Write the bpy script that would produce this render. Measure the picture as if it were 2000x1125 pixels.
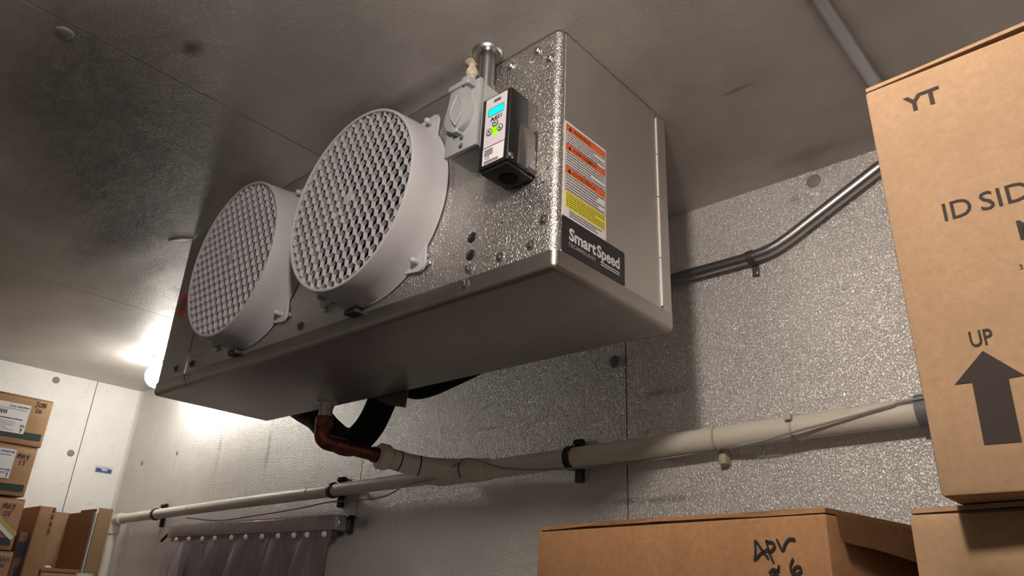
import bpy, bmesh, math, random
from mathutils import Matrix, Vector
random.seed(7)
PI = math.pi
for o in list(bpy.data.objects):
    bpy.data.objects.remove(o, do_unlink=True)
sc = bpy.context.scene
COL = sc.collection
ZC = 2.6                                   # ceiling height
WB, WL, WR, WF = 0.61, -2.874, 1.75, -2.3  # back, left, right, front wall planes

# ------------------------------------------------------------ camera, world, exposure
cd = bpy.data.cameras.new('camera')
cam = bpy.data.objects.new('camera', cd)
COL.objects.link(cam)
cd.sensor_width = 36.0
cd.lens = 36.0 * 1451.05 / 2000.0
cd.clip_start = 0.02
cam.matrix_world = Matrix(((0.74381606, 0.23058668, 0.62734954, 0.55899),
                           (0.66672797, -0.32201273, -0.67214702, -0.6787015),
                           (0.04702639, 0.91822524, -0.39325683, 1.79487),
                           (0, 0, 0, 1)))
sc.camera = cam
w = bpy.data.worlds.new('world')
sc.world = w
w.use_nodes = True
w.node_tree.nodes['Background'].inputs[0].default_value = (0.02, 0.02, 0.02, 1)
w.node_tree.nodes['Background'].inputs[1].default_value = 1.0
sc.view_settings.view_transform = 'Standard'
sc.view_settings.look = 'None'
sc.view_settings.gamma = 1.0
sc.view_settings.use_curve_mapping = False
sc.view_settings.exposure = 0.75
LAMP_FAR, LAMP_NEAR = 55.0, 215.0          # radiance of the two lamp globes
LAMP_SPOTS = [(-2.287, 0.428, ZC), (0.394, -0.68, ZC)]

# ------------------------------------------------------------ materials
MATS = {}
def new_mat(name):
    m = bpy.data.materials.new(name)
    m.use_nodes = True
    nt = m.node_tree
    b = nt.nodes['Principled BSDF']
    MATS[name] = m
    return m, nt, b

def N(nt, t, **kw):
    n = nt.nodes.new(t)
    for k, v in kw.items():
        setattr(n, k, v)
    return n

def setin(n, **kw):
    for k, v in kw.items():
        n.inputs[k.replace('_', ' ')].default_value = v

def mixrgb(nt, fac, a, b, blend='MIX'):
    n = N(nt, 'ShaderNodeMix', data_type='RGBA', blend_type=blend)
    for sock, v in ((n.inputs[0], fac), (n.inputs[6], a), (n.inputs[7], b)):
        if hasattr(v, 'links') or hasattr(v, 'is_linked'):
            nt.links.new(v, sock)
        else:
            sock.default_value = v if not isinstance(v, tuple) or len(v) == 4 else (*v, 1)
    return n.outputs[2]

def noise(nt, co, scale, detail=2.0, rough=0.5, dist=0.0):
    n = N(nt, 'ShaderNodeTexNoise')
    n.inputs['Scale'].default_value = scale
    n.inputs['Detail'].default_value = detail
    n.inputs['Roughness'].default_value = rough
    n.inputs['Distortion'].default_value = dist
    nt.links.new(co, n.inputs['Vector'])
    return n.outputs[0]

def ramp(nt, fac, stops):
    r = N(nt, 'ShaderNodeValToRGB')
    e = r.color_ramp.elements
    while len(e) < len(stops):
        e.new(0.5)
    for i, (p, c) in enumerate(stops):
        e[i].position = p
        e[i].color = (c, c, c, 1) if not isinstance(c, tuple) else (*c, 1)
    nt.links.new(fac, r.inputs[0])
    return r.outputs[0]

def coords(nt, scale=None):
    t = N(nt, 'ShaderNodeTexCoord')
    if scale is None:
        return t.outputs['Object']
    mp = N(nt, 'ShaderNodeMapping')
    mp.inputs['Scale'].default_value = scale
    nt.links.new(t.outputs['Object'], mp.inputs['Vector'])
    return mp.outputs[0]

def plain(name, col, rough=0.5, metal=0.0, spec=0.5, emit=None, est=0.0, coat=0.0):
    m, nt, b = new_mat(name)
    b.inputs['Base Color'].default_value = (*col, 1)
    b.inputs['Roughness'].default_value = rough
    b.inputs['Metallic'].default_value = metal
    b.inputs['Specular IOR Level'].default_value = spec
    b.inputs['Coat Weight'].default_value = coat
    if emit:
        b.inputs['Emission Color'].default_value = (*emit, 1)
        b.inputs['Emission Strength'].default_value = est
    return m

def stucco(name, col, rough=0.4, metal=1.0, scale=95.0, depth=0.0006, mott=0.15, dirt=None, strength=1.0, stretch=None, spots=0.0):
    """embossed aluminium sheet: worm-like relief, faint mottling, optional grime"""
    m, nt, b = new_mat(name)
    co = coords(nt, stretch)
    n1 = noise(nt, co, scale, 1.5, 0.5, 0.6)
    rel = ramp(nt, n1, [(0.36, 0.0), (0.50, 1.0), (0.64, 0.25)])
    bp = N(nt, 'ShaderNodeBump')
    bp.inputs['Strength'].default_value = strength
    bp.inputs['Distance'].default_value = depth
    nt.links.new(rel, bp.inputs['Height'])
    nt.links.new(bp.outputs[0], b.inputs['Normal'])
    mo = noise(nt, coords(nt), 3.0, 5.0, 0.6)
    c2 = tuple(c * (1 - mott) for c in col)
    base = mixrgb(nt, ramp(nt, mo, [(0.35, 0.0), (0.68, 1.0)]), (*col, 1), (*c2, 1))
    if dirt:
        dn = noise(nt, coords(nt, (1, 1, 1)), dirt[0], 8.0, 0.65, 0.5)
        base = mixrgb(nt, ramp(nt, dn, [(dirt[1], 0.0), (dirt[1] + 0.14, dirt[2])]), base, (*dirt[3], 1))
    if spots:
        dn = noise(nt, coords(nt), 38.0, 3.0, 0.6)
        base = mixrgb(nt, ramp(nt, dn, [(0.66, 0.0), (0.74, spots)]), base, (0.10, 0.09, 0.08, 1))
    nt.links.new(base, b.inputs['Base Color'])
    b.inputs['Metallic'].default_value = metal
    rr = noise(nt, coords(nt), 14.0, 3.0, 0.5)
    mr = N(nt, 'ShaderNodeMapRange')
    mr.inputs[3].default_value = rough - 0.06
    mr.inputs[4].default_value = rough + 0.08
    nt.links.new(rr, mr.inputs[0])
    nt.links.new(mr.outputs[0], b.inputs['Roughness'])
    return m

stucco('wall_metal', (0.78, 0.752, 0.73), rough=0.45, metal=0.6, scale=230, depth=0.00078, spots=0.2)
stucco('wall_left_metal', (0.88, 0.87, 0.845), rough=0.5, metal=0.1, scale=190, depth=0.0006, spots=0.3)
stucco('unit_metal', (0.62, 0.60, 0.575), rough=0.33, metal=0.95, scale=280, depth=0.00042, spots=0.0, mott=0.1)
stucco('unit_side_metal', (0.66, 0.63, 0.60), rough=0.46, metal=0.92, scale=190, depth=0.00016, mott=0.05)
stucco('pan_metal', (0.46, 0.435, 0.41), rough=0.36, metal=1.0, scale=60, depth=0.00008, mott=0.2)
plain('dark_joint', (0.03, 0.028, 0.026), 0.8)
plain('steel', (0.62, 0.62, 0.62), 0.28, 1.0)
plain('bright_edge', (0.88, 0.87, 0.85), 0.4, 0.35)
plain('dark_screw', (0.09, 0.08, 0.075), 0.5, 0.8)
plain('emt', (0.50, 0.51, 0.52), 0.33, 1.0)
plain('guard_grey', (0.46, 0.455, 0.475), 0.42)
plain('pvc_grey', (0.16, 0.165, 0.17), 0.5)
plain('box_grey', (0.36, 0.375, 0.38), 0.38, 0.1)
plain('black_plastic', (0.012, 0.012, 0.014), 0.32)
plain('foam_black', (0.010, 0.010, 0.010), 0.9, spec=0.2)
plain('fan_dark', (0.022, 0.024, 0.026), 0.5)
plain('coil', (0.16, 0.16, 0.16), 0.5, 0.8)
plain('label_white', (0.72, 0.70, 0.72), 0.4)
plain('face_lilac', (0.60, 0.57, 0.60), 0.45)
plain('orange', (0.72, 0.13, 0.03), 0.45)
plain('yellow', (0.80, 0.70, 0.03), 0.45)
plain('red_print', (0.55, 0.03, 0.02), 0.45)
plain('ink', (0.018, 0.017, 0.018), 0.5)
plain('ink_soft', (0.10, 0.09, 0.09), 0.6)
plain('print_brown', (0.038, 0.028, 0.025), 0.8, spec=0.25)
plain('marker', (0.012, 0.012, 0.014), 0.6)
plain('blue_ink', (0.035, 0.07, 0.28), 0.5)
plain('green_band', (0.018, 0.042, 0.032), 0.6)
plain('logo_black', (0.020, 0.020, 0.022), 0.45)
plain('logo_white', (0.62, 0.61, 0.60), 0.5)
plain('lcd', (0.0, 0.5, 0.4), 0.3, emit=(0.0, 0.85, 0.60), est=0.85)
plain('led_green', (0.1, 0.7, 0.0), 0.3, emit=(0.22, 0.95, 0.0), est=0.85)
plain('sticker_pale', (0.60, 0.59, 0.56), 0.5)
plain('navy', (0.02, 0.025, 0.06), 0.6)
plain('yellow_dull', (0.42, 0.38, 0.10), 0.5)
plain('strap_metal', (0.16, 0.13, 0.10), 0.5, 0.8)
plain('tape', (0.62, 0.55, 0.40), 0.3)
plain('plug_grey', (0.22, 0.22, 0.225), 0.55)
plain('floor_metal', (0.13, 0.125, 0.12), 0.5, 0.5)
plain('wood_dark', (0.2, 0.19, 0.18), 0.6)
plain('door_grey', (0.21, 0.165, 0.135), 0.5, 0.0)
plain('globe', (0.9, 0.9, 0.85), 0.4, emit=(1.0, 0.965, 0.885), est=LAMP_FAR)
plain('globe_bright', (0.9, 0.9, 0.85), 0.4, emit=(1.0, 0.885, 0.785), est=LAMP_NEAR)
plain('lamp_base', (0.5, 0.5, 0.5), 0.4, 0.9)
plain('cable_grey', (0.34, 0.32, 0.29), 0.6)
plain('blue_primer', (0.02, 0.03, 0.10), 0.5)
plain('rust', (0.14, 0.07, 0.03), 0.7, 0.3)

def mottled(name, a, b_, scale, rough=0.6, lo=0.4, hi=0.62, stretch=None, bump=0.0, metal=0.0):
    m, nt, b = new_mat(name)
    n = noise(nt, coords(nt, stretch), scale, 5.0, 0.6)
    nt.links.new(mixrgb(nt, ramp(nt, n, [(lo, 0.0), (hi, 1.0)]), (*a, 1), (*b_, 1)), b.inputs['Base Color'])
    b.inputs['Roughness'].default_value = rough
    b.inputs['Metallic'].default_value = metal
    if bump:
        bp = N(nt, 'ShaderNodeBump')
        bp.inputs['Distance'].default_value = bump
        nt.links.new(n, bp.inputs['Height'])
        nt.links.new(bp.outputs[0], b.inputs['Normal'])
    return m
mottled('pvc_cream', (0.74, 0.69, 0.61), (0.62, 0.56, 0.46), 7.0, 0.45, 0.45, 0.75)
mottled('copper', (0.20, 0.070, 0.035), (0.085, 0.03, 0.02), 45.0, 0.38, 0.4, 0.65, metal=0.85)
mottled('cream_fitting', (0.58, 0.52, 0.40), (0.45, 0.38, 0.28), 60.0, 0.6)

def cardboard(name, a, b_):
    m, nt, b = new_mat(name)
    n = noise(nt, coords(nt), 22.0, 6.0, 0.65)
    n2 = noise(nt, coords(nt, (8, 8, 160)), 6.0, 2.0, 0.5)
    c = mixrgb(nt, ramp(nt, n, [(0.38, 0.0), (0.66, 1.0)]), (*a, 1), (*b_, 1))
    c = mixrgb(nt, ramp(nt, n2, [(0.45, 0.0), (0.75, 0.25)]), c, (*[x * 0.8 for x in a], 1))
    n3 = noise(nt, coords(nt), 160.0, 4.0, 0.7)
    c = mixrgb(nt, ramp(nt, n3, [(0.40, 0.0), (0.66, 0.55)]), c, (*[x * 0.80 for x in b_], 1))
    n4 = noise(nt, coords(nt, (1, 1, 3)), 30.0, 6.0, 0.7)
    c = mixrgb(nt, ramp(nt, n4, [(0.58, 0.0), (0.72, 0.30)]), c, (*[min(1, x * 1.25 + 0.02) for x in a], 1))
    nt.links.new(c, b.inputs['Base Color'])
    b.inputs['Roughness'].default_value = 0.75
    b.inputs['Specular IOR Level'].default_value = 0.3
    w1 = N(nt, 'ShaderNodeBump')
    w1.inputs['Distance'].default_value = 0.0006
    w1.inputs['Strength'].default_value = 0.5
    nt.links.new(n, w1.inputs['Height'])
    nt.links.new(w1.outputs[0], b.inputs['Normal'])
    return m
cardboard('card_light', (0.375, 0.242, 0.142), (0.335, 0.212, 0.12))
cardboard('card', (0.30, 0.160, 0.074), (0.255, 0.130, 0.058))
cardboard('card_left', (0.40, 0.235, 0.13), (0.34, 0.20, 0.105))
cardboard('card_edge', (0.22, 0.12, 0.065), (0.16, 0.085, 0.045))

def ceiling_mat():
    """dull embossed ceiling sheet with grime, broad darker patches and a scraped patch by the unit"""
    m = stucco('ceiling_metal', (0.58, 0.545, 0.515), rough=0.5, metal=0.45, scale=190, depth=0.00028, mott=0.25, spots=0.0)
    nt = m.node_tree
    b = nt.nodes['Principled BSDF']
    base = b.inputs['Base Color'].links[0].from_socket
    co = coords(nt)
    # grime streaks around the scraped place, plus broad darker patches
    def blob(cx, cy, rx, ry):
        mp = N(nt, 'ShaderNodeMapping')
        mp.inputs['Location'].default_value = (-cx / rx, -cy / ry, 0)
        mp.inputs['Scale'].default_value = (1 / rx, 1 / ry, 0)
        nt.links.new(co, mp.inputs[0])
        ln = N(nt, 'ShaderNodeVectorMath', operation='LENGTH')
        nt.links.new(mp.outputs[0], ln.inputs[0])
        return ramp(nt, ln.outputs['Value'], [(0.25, 1.0), (1.0, 0.0)])
    nz = noise(nt, coords(nt, (14, 30, 1)), 1.6, 7.0, 0.7, 0.6)
    for (cx, cy, rx, ry, s) in ((-1.20, -0.085, 0.26, 0.10, 0.9), (-1.00, -0.24, 0.50, 0.20, 0.85), (-0.75, -0.42, 0.45, 0.22, 0.7), (-1.25, -0.13, 0.42, 0.09, 0.8), (-0.492, -0.340, 0.03, 0.02, 0.9), (-1.42, 0.02, 0.25, 0.05, 0.6),
                                (0.139, 0.294, 0.04, 0.006, 0.6), (0.16, 0.55, 0.09, 0.03, 0.3), (-0.35, -0.03, 0.25, 0.03, 0.6)):
        mu = N(nt, 'ShaderNodeMath', operation='MULTIPLY')
        nt.links.new(blob(cx, cy, rx, ry), mu.inputs[0])
        nt.links.new(ramp(nt, nz, [(0.25, s * 0.5), (0.62, s)]), mu.inputs[1])
        base = mixrgb(nt, mu.outputs[0], base, (0.055, 0.045, 0.036, 1))
    nt.links.new(base, b.inputs['Base Color'])
    return m
ceiling_mat()

def stain(mat, spots, plane, col=(0.16, 0.14, 0.12)):
    """dirt marks of given centre and size; plane 'xz' for the back wall"""
    nt = MATS[mat].node_tree
    b = nt.nodes['Principled BSDF']
    base = b.inputs['Base Color'].links[0].from_socket
    nz = noise(nt, coords(nt), 25.0, 5.0, 0.7, 0.5)
    for cx, cz, rx, rz, s in spots:
        mp = N(nt, 'ShaderNodeMapping')
        mp.inputs['Location'].default_value = (-cx / rx, 0, -cz / rz)
        mp.inputs['Scale'].default_value = (1 / rx, 0, 1 / rz)
        nt.links.new(coords(nt), mp.inputs[0])
        ln = N(nt, 'ShaderNodeVectorMath', operation='LENGTH')
        nt.links.new(mp.outputs[0], ln.inputs[0])
        mu = N(nt, 'ShaderNodeMath', operation='MULTIPLY')
        nt.links.new(ramp(nt, ln.outputs['Value'], [(0.2, 1.0), (1.0, 0.0)]), mu.inputs[0])
        nt.links.new(ramp(nt, nz, [(0.35, 0.0), (0.6, s)]), mu.inputs[1])
        base = mixrgb(nt, mu.outputs[0], base, (*col, 1))
    nt.links.new(base, b.inputs['Base Color'])
stain('wall_metal', [(-1.71, 2.27, 0.016, 0.16, 0.6), (-2.05, 2.25, 0.02, 0.14, 0.35), (-0.24, 1.998, 0.12, 0.010, 0.9), (-0.20, 2.21, 0.10, 0.012, 0.6), (-0.70, 2.19, 0.05, 0.006, 0.6),
                     (0.10, 2.55, 0.015, 0.015, 0.6), (-1.15, 1.985, 0.06, 0.03, 0.8)], 'xz')

def vinyl_mat():
    m, nt, b = new_mat('vinyl')
    b.inputs['Base Color'].default_value = (0.62, 0.56, 0.60, 1)
    b.inputs['Roughness'].default_value = 0.16
    b.inputs['IOR'].default_value = 1.5
    tr = N(nt, 'ShaderNodeBsdfTransparent')
    tr.inputs[0].default_value = (0.80, 0.74, 0.78, 1)
    mx = N(nt, 'ShaderNodeMixShader')
    mx.inputs[0].default_value = 0.30
    nt.links.new(tr.outputs[0], mx.inputs[1])
    nt.links.new(b.outputs[0], mx.inputs[2])
    nt.links.new(mx.outputs[0], nt.nodes['Material Output'].inputs[0])
vinyl_mat()

# ------------------------------------------------------------ mesh helpers
def mk(name, bm, mat, parent=None, smooth=None, loc=None, rot=None):
    bmesh.ops.recalc_face_normals(bm, faces=bm.faces[:])
    me = bpy.data.meshes.new(name)
    bm.to_mesh(me)
    bm.free()
    me.materials.append(MATS[mat])
    if smooth is not None:
        for p in me.polygons:
            p.use_smooth = True
        me.set_sharp_from_angle(angle=math.radians(smooth))
    return link(name, me, parent, loc, rot)

def link(name, me, parent=None, loc=None, rot=None):
    o = bpy.data.objects.new(name, me)
    COL.objects.link(o)
    if loc is not None:
        o.location = loc
    if rot is not None:
        o.rotation_euler = rot
    if parent is not None:
        o.parent = parent
        if parent.get('_w'):
            o.matrix_parent_inverse = Matrix.Translation(-Vector(parent.location))
    return o

def root(name, label, cat, loc=(0, 0, 0), rot=(0, 0, 0), group=None, world=True):
    """Empty at the base of a thing; world=True: its parts are modelled in room coordinates"""
    o = bpy.data.objects.new(name, None)
    COL.objects.link(o)
    o.empty_display_size = 0.05
    o.location = loc
    o.rotation_euler = rot
    o['label'] = label
    o['category'] = cat
    if group:
        o['group'] = group
    if world:
        o['_w'] = 1
    return o

def tag(o, label, cat, group=None):
    o['label'] = label
    o['category'] = cat
    if group:
        o['group'] = group
    return o

def struct(o):
    o['kind'] = 'structure'
    return o

def box(bm, x0, x1, y0, y1, z0, z1, M=None):
    vs = [bm.verts.new(Vector(c) if M is None else M @ Vector(c)) for c in
          ((x0, y0, z0), (x1, y0, z0), (x1, y1, z0), (x0, y1, z0), (x0, y0, z1), (x1, y0, z1), (x1, y1, z1), (x0, y1, z1))]
    for f in ((0, 3, 2, 1), (4, 5, 6, 7), (0, 1, 5, 4), (1, 2, 6, 5), (2, 3, 7, 6), (3, 0, 4, 7)):
        bm.faces.new([vs[i] for i in f])
    return vs

def bevel(bm, off, seg=2, edges=None):
    bmesh.ops.bevel(bm, geom=edges if edges is not None else bm.edges[:], offset=off, segments=seg, affect='EDGES', profile=0.5)

def boxpart(name, dims, mat, parent=None, bev=0.0, seg=2, loc=None, rot=None):
    bm = bmesh.new()
    box(bm, *dims)
    if bev:
        bevel(bm, bev, seg)
    return mk(name, bm, mat, parent, 40 if bev else None, loc, rot)

def spline(pts, n=8):
    """Catmull-Rom through the points"""
    P = [Vector(p) for p in pts]
    P = [P[0] * 2 - P[1]] + P + [P[-1] * 2 - P[-2]]
    out = []
    for i in range(1, len(P) - 2):
        for k in range(n):
            t = k / n
            a, b, c, d = P[i - 1], P[i], P[i + 1], P[i + 2]
            out.append(0.5 * ((2 * b) + (c - a) * t + (2 * a - 5 * b + 4 * c - d) * t * t + (3 * b - a - 3 * c + d) * t ** 3))
    out.append(P[-2])
    return out

def tube(bm, pts, r, seg=16, cap=True):
    P = [Vector(p) for p in pts]
    rs = r if isinstance(r, (list, tuple)) else [r] * len(P)
    t0 = (P[1] - P[0]).normalized()
    nrm = t0.orthogonal().normalized()
    rings = []
    for i, p in enumerate(P):
        if i == 0:
            t = t0
        elif i == len(P) - 1:
            t = (P[-1] - P[-2]).normalized()
        else:
            t = ((P[i + 1] - p).normalized() + (p - P[i - 1]).normalized()).normalized()
        nrm = (nrm - t * nrm.dot(t)).normalized()
        bi = t.cross(nrm)
        rings.append([bm.verts.new(p + (nrm * math.cos(a) + bi * math.sin(a)) * rs[i]) for a in [2 * PI * k / seg for k in range(seg)]])
    for a, b in zip(rings, rings[1:]):
        for k in range(seg):
            bm.faces.new((a[k], a[(k + 1) % seg], b[(k + 1) % seg], b[k]))
    if cap:
        bm.faces.new(rings[0][::-1])
        bm.faces.new(rings[-1])

def tubepart(name, pts, r, mat, parent=None, seg=16):
    bm = bmesh.new()
    tube(bm, pts, r, seg)
    return mk(name, bm, mat, parent, 50)

def lathe(bm, prof, M=None, seg=32, close=False):
    """profile of (radius, height) about local z"""
    M = M or Matrix()
    rings = []
    for r, h in prof:
        if r < 1e-6:
            rings.append([bm.verts.new(M @ Vector((0, 0, h)))])
        else:
            rings.append([bm.verts.new(M @ Vector((r * math.cos(2 * PI * k / seg), r * math.sin(2 * PI * k / seg), h))) for k in range(seg)])
    pairs = list(zip(rings, rings[1:]))
    if close:
        pairs.append((rings[-1], rings[0]))
    for a, b in pairs:
        for k in range(seg):
            k2 = (k + 1) % seg
            if len(a) == 1:
                bm.faces.new((a[0], b[k], b[k2]))
            elif len(b) == 1:
                bm.faces.new((a[k], a[k2], b[0]))
            else:
                bm.faces.new((a[k], a[k2], b[k2], b[k]))

def lathepart(name, prof, mat, parent=None, M=None, seg=32, close=False, smooth=40):
    bm = bmesh.new()
    lathe(bm, prof, M, seg, close)
    return mk(name, bm, mat, parent, smooth)

def frame(o, u, v):
    u, v = Vector(u).normalized(), Vector(v).normalized()
    n = u.cross(v)
    M = Matrix.Identity(4)
    for i in range(3):
        M[i][0], M[i][1], M[i][2], M[i][3] = u[i], v[i], n[i], o[i]
    return M
def FRONT(x, y, z):      # surface that faces -y
    return frame((x, y, z), (1, 0, 0), (0, 0, 1))
def SIDE(x, y, z):       # surface that faces +x
    return frame((x, y, z), (0, 1, 0), (0, 0, 1))

def prism(bm, pts, M, t=0.0003):
    """flat polygon in local xy, raised by t"""
    a = [bm.verts.new(M @ Vector((p[0], p[1], 0))) for p in pts]
    b = [bm.verts.new(M @ Vector((p[0], p[1], t))) for p in pts]
    n = len(pts)
    bm.faces.new(b)
    bm.faces.new(a[::-1])
    for i in range(n):
        bm.faces.new((a[i], a[(i + 1) % n], b[(i + 1) % n], b[i]))

def patch(name, pts, M, mat, parent, t=0.0003):
    bm = bmesh.new()
    prism(bm, pts, M, t)
    return mk(name, bm, mat, parent)

def rrect(x0, x1, y0, y1, r=0.002, n=4):
    out = []
    for cx, cy, a0 in ((x1 - r, y1 - r, 0), (x0 + r, y1 - r, 90), (x0 + r, y0 + r, 180), (x1 - r, y0 + r, 270)):
        for k in range(n + 1):
            a = math.radians(a0 + 90 * k / n)
            out.append((cx + r * math.cos(a), cy + r * math.sin(a)))
    return out

def disc(cx, cy, r, n=20, ry=None):
    return [(cx + r * math.cos(2 * PI * k / n), cy + (ry or r) * math.sin(2 * PI * k / n)) for k in range(n)]

def ribbon(bm, pts, wd, M, t=0.0004, smooth=True):
    """pen stroke: flat ribbon along a polyline in local xy"""
    P = [Vector((p[0], p[1], 0)) for p in pts]
    if smooth and len(P) > 2:
        P = spline(P, 4)
    L, R = [], []
    for i, p in enumerate(P):
        d = (P[min(i + 1, len(P) - 1)] - P[max(i - 1, 0)]).normalized()
        s = Vector((-d.y, d.x, 0)) * wd / 2
        e = d * (wd * 0.4 if i == len(P) - 1 else (-wd * 0.4 if i == 0 else 0))
        L.append(bm.verts.new(M @ (p + s + e + Vector((0, 0, t)))))
        R.append(bm.verts.new(M @ (p - s + e + Vector((0, 0, t)))))
    for i in range(len(P) - 1):
        bm.faces.new((R[i], R[i + 1], L[i + 1], L[i]))

def text(name, s, M, mat, parent, height=None, width=None, bold=0.0, x0=0.0, y0=0.0, spacing=1.0):
    """printed lettering fitted to a cap height and / or width, lower left corner at (x0, y0) of frame M"""
    cu = bpy.data.curves.new('lettering', 'FONT')
    cu.body = s
    cu.size = 1.0
    cu.offset = bold
    cu.space_character = spacing
    cu.resolution_u = 3
    ob = bpy.data.objects.new('lettering', cu)
    COL.objects.link(ob)
    dg = bpy.context.evaluated_depsgraph_get()
    dg.update()
    me = bpy.data.meshes.new_from_object(ob.evaluated_get(dg))
    bpy.data.objects.remove(ob, do_unlink=True)
    xs = [v.co.x for v in me.vertices]
    ys = [v.co.y for v in me.vertices]
    cap = 0.69 + 2 * bold
    sy = (height / cap) if height else width / (max(xs) - min(xs))
    sx = (width / (max(xs) - min(xs))) if width else sy
    for v in me.vertices:
        v.co = M @ Vector((x0 + (v.co.x - min(xs)) * sx, y0 + v.co.y * sy, 0.0004))
    me.materials.append(MATS[mat])
    me.name = name
    return link(name, me, parent)

HAND = {  # pen strokes on a 1 x 1.4 cell
    'J': [[(0.25, 1.4), (0.85, 1.4)], [(0.6, 1.4), (0.6, 0.35), (0.35, 0.0), (0.05, 0.25)]],
    'U': [[(0.1, 1.3), (0.1, 0.4), (0.4, 0.0), (0.75, 0.35), (0.8, 1.3)]],
    'N': [[(0.1, 0.0), (0.15, 1.3)], [(0.15, 1.3), (0.75, 0.05)], [(0.75, 0.05), (0.85, 1.35)]],
    'M': [[(0.0, 0.0), (0.15, 1.3)], [(0.15, 1.3), (0.45, 0.45)], [(0.45, 0.45), (0.8, 1.35)], [(0.8, 1.35), (0.95, 0.05)]],
    'A': [[(0.0, 0.0), (0.4, 1.3)], [(0.4, 1.3), (0.8, 0.0)], [(0.12, 0.5), (0.75, 0.55)]],
    'Y': [[(0.05, 1.3), (0.1, 0.8), (0.45, 0.65), (0.75, 0.95)], [(0.8, 1.35), (0.7, 0.5), (0.45, -0.3)]],
    'H': [[(0.05, 0.0), (0.1, 1.3)], [(0.1, 0.65), (0.75, 0.7)], [(0.75, 0.0), (0.8, 1.3)]],
    '1': [[(0.3, 1.0), (0.5, 1.3), (0.45, 0.0)]],
    '2': [[(0.1, 1.0), (0.4, 1.3), (0.75, 1.0), (0.45, 0.45), (0.05, 0.05), (0.45, 0.1), (0.85, 0.05)]],
    '3': [[(0.1, 1.2), (0.5, 1.35), (0.7, 1.05), (0.35, 0.7), (0.75, 0.45), (0.5, 0.05), (0.1, 0.15)]],
    '6': [[(0.6, 1.35), (0.2, 0.8), (0.15, 0.25), (0.45, 0.0), (0.75, 0.3), (0.5, 0.6), (0.2, 0.4)]],
}
def handwriting(name, s, M, mat, parent, x0, y0, cw, ch, wd, slope=0.0):
    bm = bmesh.new()
    for i, c in enumerate(s):
        for st in HAND.get(c, []):
            ribbon(bm, [(x0 + (i * 1.12 + a) * cw, y0 + b * ch / 1.4 + slope * (i * 1.12 + a) * cw) for a, b in st], wd, M)
    return mk(name, bm, mat, parent)

# ------------------------------------------------------------ the room
def slab_wall(name, rects, mat, panels, place, pmat, t=0.003):
    """dark core boxes plus sheet panels standing t proud of it; rects and panels are given as boxes"""
    bm = bmesh.new()
    for r in rects:
        box(bm, *r)
    wl = struct(mk(name, bm, mat))
    for p in panels:
        boxpart('panel', p, pmat, wl)
    return wl
G = 0.0014
fl = struct(boxpart('floor', (WL - 0.1, WR + 0.1, WF - 0.1, WB + 0.1, -0.1, 0.0), 'floor_metal'))
# ceiling: sheets 1.2 m wide with open joints
seams = [WL - 0.1, -1.7944, -0.5925, 0.61, WR + 0.1]
ceil = slab_wall('ceiling', [(WL - 0.1, WR + 0.1, WF - 0.1, WB + 0.1, ZC + 0.003, ZC + 0.1)], 'dark_joint',
                 [(a + G, b - G, WF - 0.1, WB, ZC, ZC + 0.003) for a, b in zip(seams, seams[1:])], None, 'ceiling_metal')
# back wall with the doorway behind the strip curtain
DX0, DX1, DZ = -2.175, -1.30, 1.956
bs = [WL, -2.65, -2.388, -1.186, -0.298, 0.59, WR]
pn = []
for a, b in zip(bs, bs[1:]):
    if a == -2.388:
        pn += [(a + G, DX0, WB, WB + 0.003, 0, DZ), (DX1, b - G, WB, WB + 0.003, 0, DZ), (a + G, b - G, WB, WB + 0.003, DZ, ZC)]
    else:
        pn.append((a + G, b - G, WB, WB + 0.003, 0, ZC))
wback = slab_wall('wall_back', [(WL - 0.1, DX0, WB + 0.003, WB + 0.1, 0, ZC), (DX1, WR + 0.1, WB + 0.003, WB + 0.1, 0, ZC), (DX0, DX1, WB + 0.003, WB + 0.1, DZ, ZC)],
                  'dark_joint', pn, None, 'wall_metal')
door = struct(boxpart('door_1', (DX0, DX1, WB + 0.06, WB + 0.10, 0, DZ), 'door_grey'))
boxpart('door_frame', (DX0, DX0 + 0.03, WB + 0.03, WB + 0.06, 0, DZ), 'wall_metal', door)
ls = [WF, -1.36, -0.473, 0.415, WB]
wleft = slab_wall('wall_left', [(WL - 0.1, WL - 0.003, WF, WB, 0, ZC)], 'dark_joint',
                  [(WL - 0.003, WL, a + G, b - G, 0, ZC) for a, b in zip(ls, ls[1:])], None, 'wall_left_metal')
struct(boxpart('wall_right', (WR, WR + 0.1, WF, WB, 0, ZC), 'wall_metal'))
struct(boxpart('wall_front', (WL - 0.1, WR + 0.1, WF - 0.1, WF, 0, ZC), 'wall_metal'))
# coved strip in the back left corner
bm = bmesh.new()
cv = [(WL + 0.013, WB)] + [(WL + 0.013 - 0.010 * math.sin(a) - 0.001, WB - 0.002 - 0.010 * (1 - math.cos(a))) for a in [PI / 2 * k / 6 for k in range(7)]] + [(WL, WB - 0.013), (WL, WB)]
a_ = [bm.verts.new((x, y, 0)) for x, y in cv]
b_ = [bm.verts.new((x, y, ZC)) for x, y in cv]
for i in range(len(cv)):
    j = (i + 1) % len(cv)
    bm.faces.new((a_[i], a_[j], b_[j], b_[i]))
bm.faces.new(a_)
bm.faces.new(b_)
struct(mk('trim_1', bm, 'sticker_pale', None, 50))
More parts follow.
